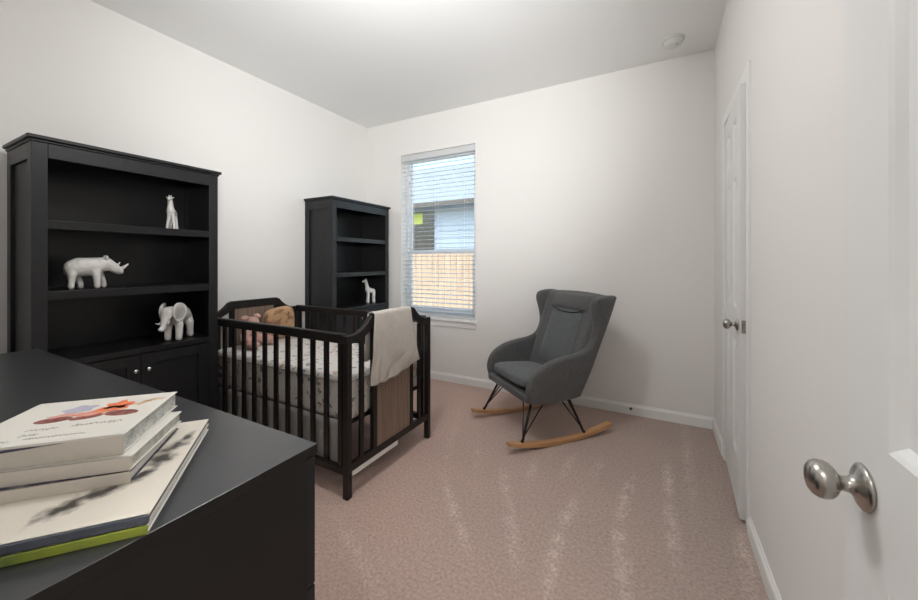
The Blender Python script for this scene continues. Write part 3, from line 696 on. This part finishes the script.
def scrib(y, x0, x1, amp, n, w=.0011, seed=1):
    rr = random.Random(seed); pts = []
    for k in range(n):
        u = k / (n - 1); pts.append((x0 + (x1 - x0) * u + rr.uniform(-.0018, .0018), y + amp * (1 if k % 2 else -1) * rr.uniform(.2, 1)))
    out = []
    for (a, b_), (c_, d_) in zip(pts, pts[1:]):
        L_ = math.hypot(c_ - a, d_ - b_) or 1; nx, ny = -(d_ - b_) / L_ * w / 2, (c_ - a) / L_ * w / 2
        out.append([(a + nx, b_ + ny), (c_ + nx, d_ + ny), (c_ - nx, d_ - ny), (a - nx, b_ - ny)])
    return out
flat('cover_lettering', scrib(.060, -.150, -.115, .005, 12, seed=3) + scrib(.063, -.095, -.030, .006, 22, seed=5) + scrib(.041, -.145, -.125, .005, 8, seed=8), ink, tb, T + .0001, 'thin handwritten lines')
flat('cover_lettering', scrib(.022, -.175, -.150, .003, 12, seed=13) + scrib(.026, -.135, -.060, .003, 34, seed=15), ink, tb, T + .0001, 'small handwritten line')

bm = bmesh.new()
for a_, b_, w_ in ((-.205, .010, .010), (-.188, .011, .006), (-.176, .010, .007), (-.160, .011, .008)):
    for pts in scrib(b_, a_, a_ + w_, .0018, 6, w=.0009, seed=int(-a_ * 1000)): prism(bm, pts, -.0019, -.0014, 'y')
obj('spine_lettering', bm, mat('faded_red_ink', (.42, .24, .20), .7), b4)

# ------------------------------------------------------------------ rocking chair
CA = .70239
rc = thing('rocking_chair', 'grey upholstered wingback rocking chair on wooden runners by the back wall', 'rocking chair', (-.7724, 2.6570, 0), -CA)
rc.rotation_euler = (0, 0, -CA)
def smooth_outline(pts, n=4):
    """Catmull-Rom through a closed outline"""
    out = []; N = len(pts)
    for i in range(N):
        p0, p1, p2, p3 = pts[i - 1], pts[i], pts[(i + 1) % N], pts[(i + 2) % N]
        for k in range(n):
            t = k / n; t2, t3 = t * t, t * t * t
            out.append(tuple(.5 * (2 * p1[d] + (-p0[d] + p2[d]) * t + (2 * p0[d] - 5 * p1[d] + 4 * p2[d] - p3[d]) * t2 + (-p0[d] + 3 * p1[d] - 3 * p2[d] + p3[d]) * t3) for d in (0, 1)))
    return out
# side outlines (y forward is negative, z up)
side = [(-.232, .285), (-.264, .325), (-.276, .39), (-.250, .465), (-.190, .522), (-.10, .560), (0, .580), (.11, .595), (.18, .625), (.222, .69), (.232, .76), (.218, .84), (.205, .905), (.225, .955), (.285, .972),
        (.36, .975), (.405, .965), (.395, .92), (.355, .80), (.30, .66), (.245, .52), (.195, .40), (.155, .315), (.13, .29), (0, .280), (-.12, .278)]
so_ = smooth_outline(side, 4)
def loft_side(sgn):
    """padded side: rounded cross-section between inner and outer faces; flares outward with height"""
    bm = bmesh.new(); cy_ = sum(a for a, _ in so_) / len(so_); rings = []
    def off(pts, d):
        out = []; n = len(pts)
        for i in range(n):
            a, b_, c_ = pts[i - 1], pts[i], pts[(i + 1) % n]
            tx, ty = c_[0] - a[0], c_[1] - a[1]; l_ = math.hypot(tx, ty) or 1
            out.append((b_[0] - ty / l_ * -d * -1, b_[1] + tx / l_ * -d * -1))
        return out
    def area(p_): return sum(p_[i][0] * p_[(i + 1) % len(p_)][1] - p_[(i + 1) % len(p_)][0] * p_[i][1] for i in range(len(p_))) / 2
    th = .052
    ins = lambda d: min((off(so_, d), off(so_, -d)), key=lambda q_: abs(area(q_)))
    for xo, d in ((.000, .020), (.004, .010), (.012, .003), (.022, 0), (.032, 0), (.042, .003), (.050, .010), (.054, .020)):
        pts = ins(d) if d else so_
        rings.append([bm.verts.new((sgn * (.252 + xo), y_, z_)) for y_, z_ in pts])
    n = len(so_)
    for A, B in zip(rings, rings[1:]):
        for k in range(n): bm.faces.new((A[k], A[(k + 1) % n], B[(k + 1) % n], B[k]))
    bm.faces.new(rings[0]); bm.faces.new(rings[-1])
    for i in range(14):
        zc = .30 + i * .048
        bmesh.ops.bisect_plane(bm, geom=bm.verts[:] + bm.edges[:] + bm.faces[:], plane_co=(0, 0, zc), plane_no=(0, 0, 1))
    for i in range(10):
        bmesh.ops.bisect_plane(bm, geom=bm.verts[:] + bm.edges[:] + bm.faces[:], plane_co=(0, -.26 + i * .07, 0), plane_no=(0, 1, 0))
    for v in bm.verts:
        z_ = v.co.z; t_ = max(0, min(1, (z_ - .28) / .25)); t_ = t_ * t_ * (3 - 2 * t_)
        w_ = max(0, z_ - .50)
        v.co.x += sgn * (.02 * t_ + .085 * w_ * w_ / (w_ + .06))
    return bm
for sgn in (-1, 1):
    o = obj('side_wing', loft_side(sgn), M['grey'], rc, smooth=True)
# back shell : strip from bottom to top between the wings
bm = bmesh.new(); rowsb = []
fr = [(.05, .30), (.095, .42), (.15, .56), (.205, .70), (.255, .83), (.290, .92), (.318, .955), (.350, .968)]
bk = [(.128, .295), (.185, .40), (.240, .52), (.295, .66), (.348, .80), (.388, .92), (.393, .950), (.375, .966)]
NB = 14
for k in range(NB + 1):
    u = -1 + 2 * k / NB
    def wd(z_): return (.262 + .07 * max(0, z_ - .55) + .02)
    dome = .012 * (1 - u * u)
    F_ = [bm.verts.new((u * wd(z_), y_ + .018 * (1 - u * u), z_ + (dome if z_ > .93 else 0))) for y_, z_ in fr]
    Bk = [bm.verts.new((u * wd(z_), y_ + .028 * (1 - u * u) , z_ + (dome if z_ > .93 else 0))) for y_, z_ in bk]
    rowsb.append(F_ + Bk[::-1])
n = len(rowsb[0])
for A, B in zip(rowsb, rowsb[1:]):
    for k in range(n): bm.faces.new((A[k], A[(k + 1) % n], B[(k + 1) % n], B[k]))
bm.faces.new(rowsb[0]); bm.faces.new(rowsb[-1])
obj('back_shell', bm, M['grey'], rc, smooth=True)
# seat base (fills between the sides) with a low front apron
bm = bmesh.new()
prism(bm, smooth_outline([(-.262, .29), (-.278, .325), (-.262, .345), (-.1, .345), (.16, .345), (.155, .30), (0, .283), (-.15, .281)], 3), -.262, .262, 'x')
obj('seat_base', bm, M['grey'], rc, smooth=True)
# seat cushion: rounded slab, slightly domed and tipped up at the front
def slab(name, w, d, h, m, loc, rot, dome=.015, e=7, crown=.0):
    bm = bmesh.new(); bmesh.ops.create_cube(bm, size=2); bmesh.ops.subdivide_edges(bm, edges=bm.edges[:], cuts=9, use_grid_fill=True)
    for v in bm.verts:
        q_ = v.co; s = (abs(q_.x) ** e + abs(q_.y) ** e) ** (1 / e) if (q_.x or q_.y) else 1
        mx_ = max(abs(q_.x), abs(q_.y)) or 1
        fx, fy = q_.x / s * mx_, q_.y / s * mx_
        edge = min(1, max(abs(q_.x), abs(q_.y)))
        rz_ = q_.z * (1 - .0 * edge)
        k = (1 - abs(q_.z) ** 4 * .07)
        v.co = Vector((fx * w / 2 * k, fy * d / 2 * k, rz_ * h / 2 * (1 - .35 * edge ** 8) + (dome * (1 - fx * fx) * (1 - fy * fy) if q_.z > .9 else 0)))
    return obj(name, bm, m, rc, smooth=True, loc=loc, rot=rot, sub=1)
slab('seat_cushion', .478, .40, .096, M['grey2'], (0, -.074, .388), (math.radians(-5), 0, 0))
lean = math.atan2(.205, .53)
slab('back_cushion', .37, .44, .070, M['grey2'], (0, .205, .640), (PI / 2 - lean, 0, 0), dome=.014, e=9)
slab('head_cushion', .50, .150, .070, M['grey'], (0, .318, .893), (PI / 2 - lean, 0, 0), dome=.020, e=5)
bm = bmesh.new(); pth = []
for k in range(15):
    u = -1 + k / 7; z_ = .828 + .030 * abs(u) ** 2.4
    pth.append((u * .185, .243 + .016 * abs(u) ** 2, z_))
tube(bm, pth, .0042, 8); q = obj('seam', bm, M['seam'], rc, smooth=True); q['label'] = 'dark curved seam under the headrest'
# wooden runners
Rr = 1.6; HL = .41
def zb(y): return Rr - math.sqrt(Rr * Rr - y * y)
for sgn in (-1, 1):
    bm = bmesh.new(); low = []; upp = []
    for k in range(25):
        y = -HL + 2 * HL * k / 24; low.append((y, zb(y) + .001))
        tt = .030 - .006 * (abs(y) / HL) ** 6
        upp.append((y, zb(y) + tt))
    prism(bm, low + upp[::-1], sgn * .283 - .022, sgn * .283 + .022, 'x')
    obj('rocker_runner', bm, M['rocker'], rc, bevel=.004)
def leg(sgn, foot, top, br):
    bm = bmesh.new(); fx = sgn * .283
    fz = zb(foot) + .029
    tube(bm, [(fx, foot, fz - .001), (sgn * .225, top, .300)], .0085, 10)
    tube(bm, [(fx, foot, fz - .001), (fx, foot, fz + .012)], .011, 10)
    o = obj('leg', bm, M['blackmetal'], rc, smooth=True)
    for (bx_, by_) in br:
        bm = bmesh.new(); tube(bm, [(fx - sgn * .004, foot + (.006 if by_ > foot else -.006), fz + .022), (bx_, by_, .300)], .0042, 8); obj('brace', bm, M['blackmetal'], o, smooth=True)
for sgn in (-1, 1):
    leg(sgn, -.305, -.195, [(sgn * .235, -.085), (sgn * .150, -.215)])
    leg(sgn, .180, .080, [(sgn * .235, .0), (sgn * .150, .10)])

# ------------------------------------------------------------------ small fittings
t = thing('smoke_detector', 'round white smoke detector on the ceiling near the right corner', 'smoke detector', (.10, 2.93, H), 0)
bm = bmesh.new(); lathe(bm, [(0, .070), (.008, .070), (.010, .066)], (0, 0, 0), (0, 0, -1), 36); obj('base_plate', bm, M['plastic'], t, smooth=False)
bm = bmesh.new(); lathe(bm, [(.010, .062), (.030, .056), (.040, .046), (.044, .030), (.045, .001)], (0, 0, 0), (0, 0, -1), 36); obj('cover', bm, M['plastic'], t, smooth=True)
bm = bmesh.new(); lathe(bm, [(.043, .007), (.047, .007), (.048, .001)], (.02, -.02, 0), (0, 0, -1), 14); obj('test_button', bm, M['ceramicgrey'], t)
t = thing('cable_jack', 'small dark cable jack on the back baseboard right of the rocking chair', 'cable jack', (-.181, YB - .013, .048))
bm = bmesh.new(); lathe(bm, [(0, .011), (.003, .011), (.004, .009)], (0, 0, 0), (0, -1, 0), 18); obj('plate', bm, M['dark'], t)
bm = bmesh.new(); lathe(bm, [(.004, .0045), (.013, .0045), (.014, .003)], (0, 0, 0), (0, -1, 0), 12); obj('plug', bm, M['nickel'], t)

# ceiling lamp of the room (just above the picture) and an added fill lamp in the unseen hall
def emis(name, col, s):
    m = bpy.data.materials.new(name); m.use_nodes = True; b = m.node_tree.nodes['Principled BSDF']
    b.inputs['Base Color'].default_value = (.9, .9, .88, 1); b.inputs['Emission Color'].default_value = (*col, 1); b.inputs['Emission Strength'].default_value = s
    return m
def lamp(label, loc, r, em):
    t = thing('ceiling_light', label, 'ceiling light', loc)
    bm = bmesh.new(); lathe(bm, [(0, r * 1.02), (.022, r * 1.02), (.024, r)], (0, 0, 0), (0, 0, -1), 40); obj('base', bm, M['nickel'], t, smooth=False)
    bm = bmesh.new(); lathe(bm, [(.024, r * .96), (.045, r * .93), (.068, r * .78), (.084, r * .5), (.090, r * .2), (.091, .001)], (0, 0, 0), (0, 0, -1), 40)
    obj('glass_dome', bm, em, t, smooth=True)
lamp('round frosted ceiling light of the bedroom', (-1.05, 1.05, H), .16, emis('lamp_glow', (.97, .985, 1), 34))
lamp('added fill lamp shaped as a ceiling light in the unseen hall', (-.25, -.75, H), .15, emis('hall_fill_glow', (1, .985, .96), 60))

# unseen fill points added below both fixtures to brighten ceiling and walls
for nm, loc, e in (('bedroom_fill', (-1.05, 1.05, 2.42), 19), ('hall_fill', (-.25, -.75, 2.42), 4)):
    ld = bpy.data.lights.new(nm, 'POINT'); ld.energy = e; ld.shadow_soft_size = .09; ld.color = (1, .995, .98)
    lo = bpy.data.objects.new(nm, ld); C.objects.link(lo); lo.location = loc
# unseen spot added beside the camera to brighten the ceiling by bounce
fl = bpy.data.lights.new('bounce_fill', 'SPOT'); fl.energy = 265; fl.color = (.97, .99, 1); fl.spot_size = math.radians(84); fl.spot_blend = 1; fl.shadow_soft_size = .12
fo = bpy.data.objects.new('bounce_fill', fl); C.objects.link(fo); fo.location = (-.10, .02, 1.55)
fo.rotation_euler = (Vector((-2.3, 3.1, 2.70)) - Vector(fo.location)).to_track_quat('-Z', 'Y').to_euler()
# daylight
w = bpy.data.worlds.new('World'); bpy.context.scene.world = w; w.use_nodes = True; nt = w.node_tree
bg = nt.nodes['Background']; sky = nt.nodes.new('ShaderNodeTexSky')
sky.sky_type = 'NISHITA'; sky.sun_disc = False; sky.sun_elevation = math.radians(48); sky.sun_rotation = math.radians(200); sky.air_density = 1.2; sky.dust_density = 2
nt.links.new(sky.outputs[0], bg.inputs[0]); bg.inputs[1].default_value = .6
sd = bpy.data.lights.new('sun', 'SUN'); sd.energy = 6.5; sd.angle = math.radians(2); sd.color = (1, .95, .87)
so_s = bpy.data.objects.new('sun', sd); C.objects.link(so_s); so_s.rotation_euler = Vector((-.6, .22, -.75)).to_track_quat('-Z', 'Y').to_euler(); so_s.location = (5, 1, 7)
# sky light entering by the window (sampling portal only)
pl = bpy.data.lights.new('window_portal', 'AREA'); pl.shape = 'RECTANGLE'; pl.size = WX1 - WX0; pl.size_y = WZ1 - WZ0; pl.cycles.is_portal = True
po = bpy.data.objects.new('window_portal', pl); C.objects.link(po); po.location = ((WX0 + WX1) / 2, YB + .16, (WZ0 + WZ1) / 2); po.rotation_euler = (-PI / 2, 0, 0)

# ------------------------------------------------------------------ camera
cd = bpy.data.cameras.new('camera'); cam = bpy.data.objects.new('camera', cd); C.objects.link(cam)
cd.sensor_width = 36; cd.lens = 366 / 918 * 36; cd.shift_y = -38 / 918; cd.clip_start = .01
cam.location = (0, 0, 1.206); cam.rotation_euler = (PI / 2, 0, math.radians(28.4))
sc = bpy.context.scene; sc.camera = cam
sc.view_settings.view_transform = 'Standard'; sc.view_settings.look = 'None'; sc.view_settings.gamma = 1; sc.view_settings.use_curve_mapping = False
sc.view_settings.exposure = -0.08
sc.cycles.use_denoising = True
sc.cycles.max_bounces = 8; sc.cycles.diffuse_bounces = 5; sc.cycles.transparent_max_bounces = 12
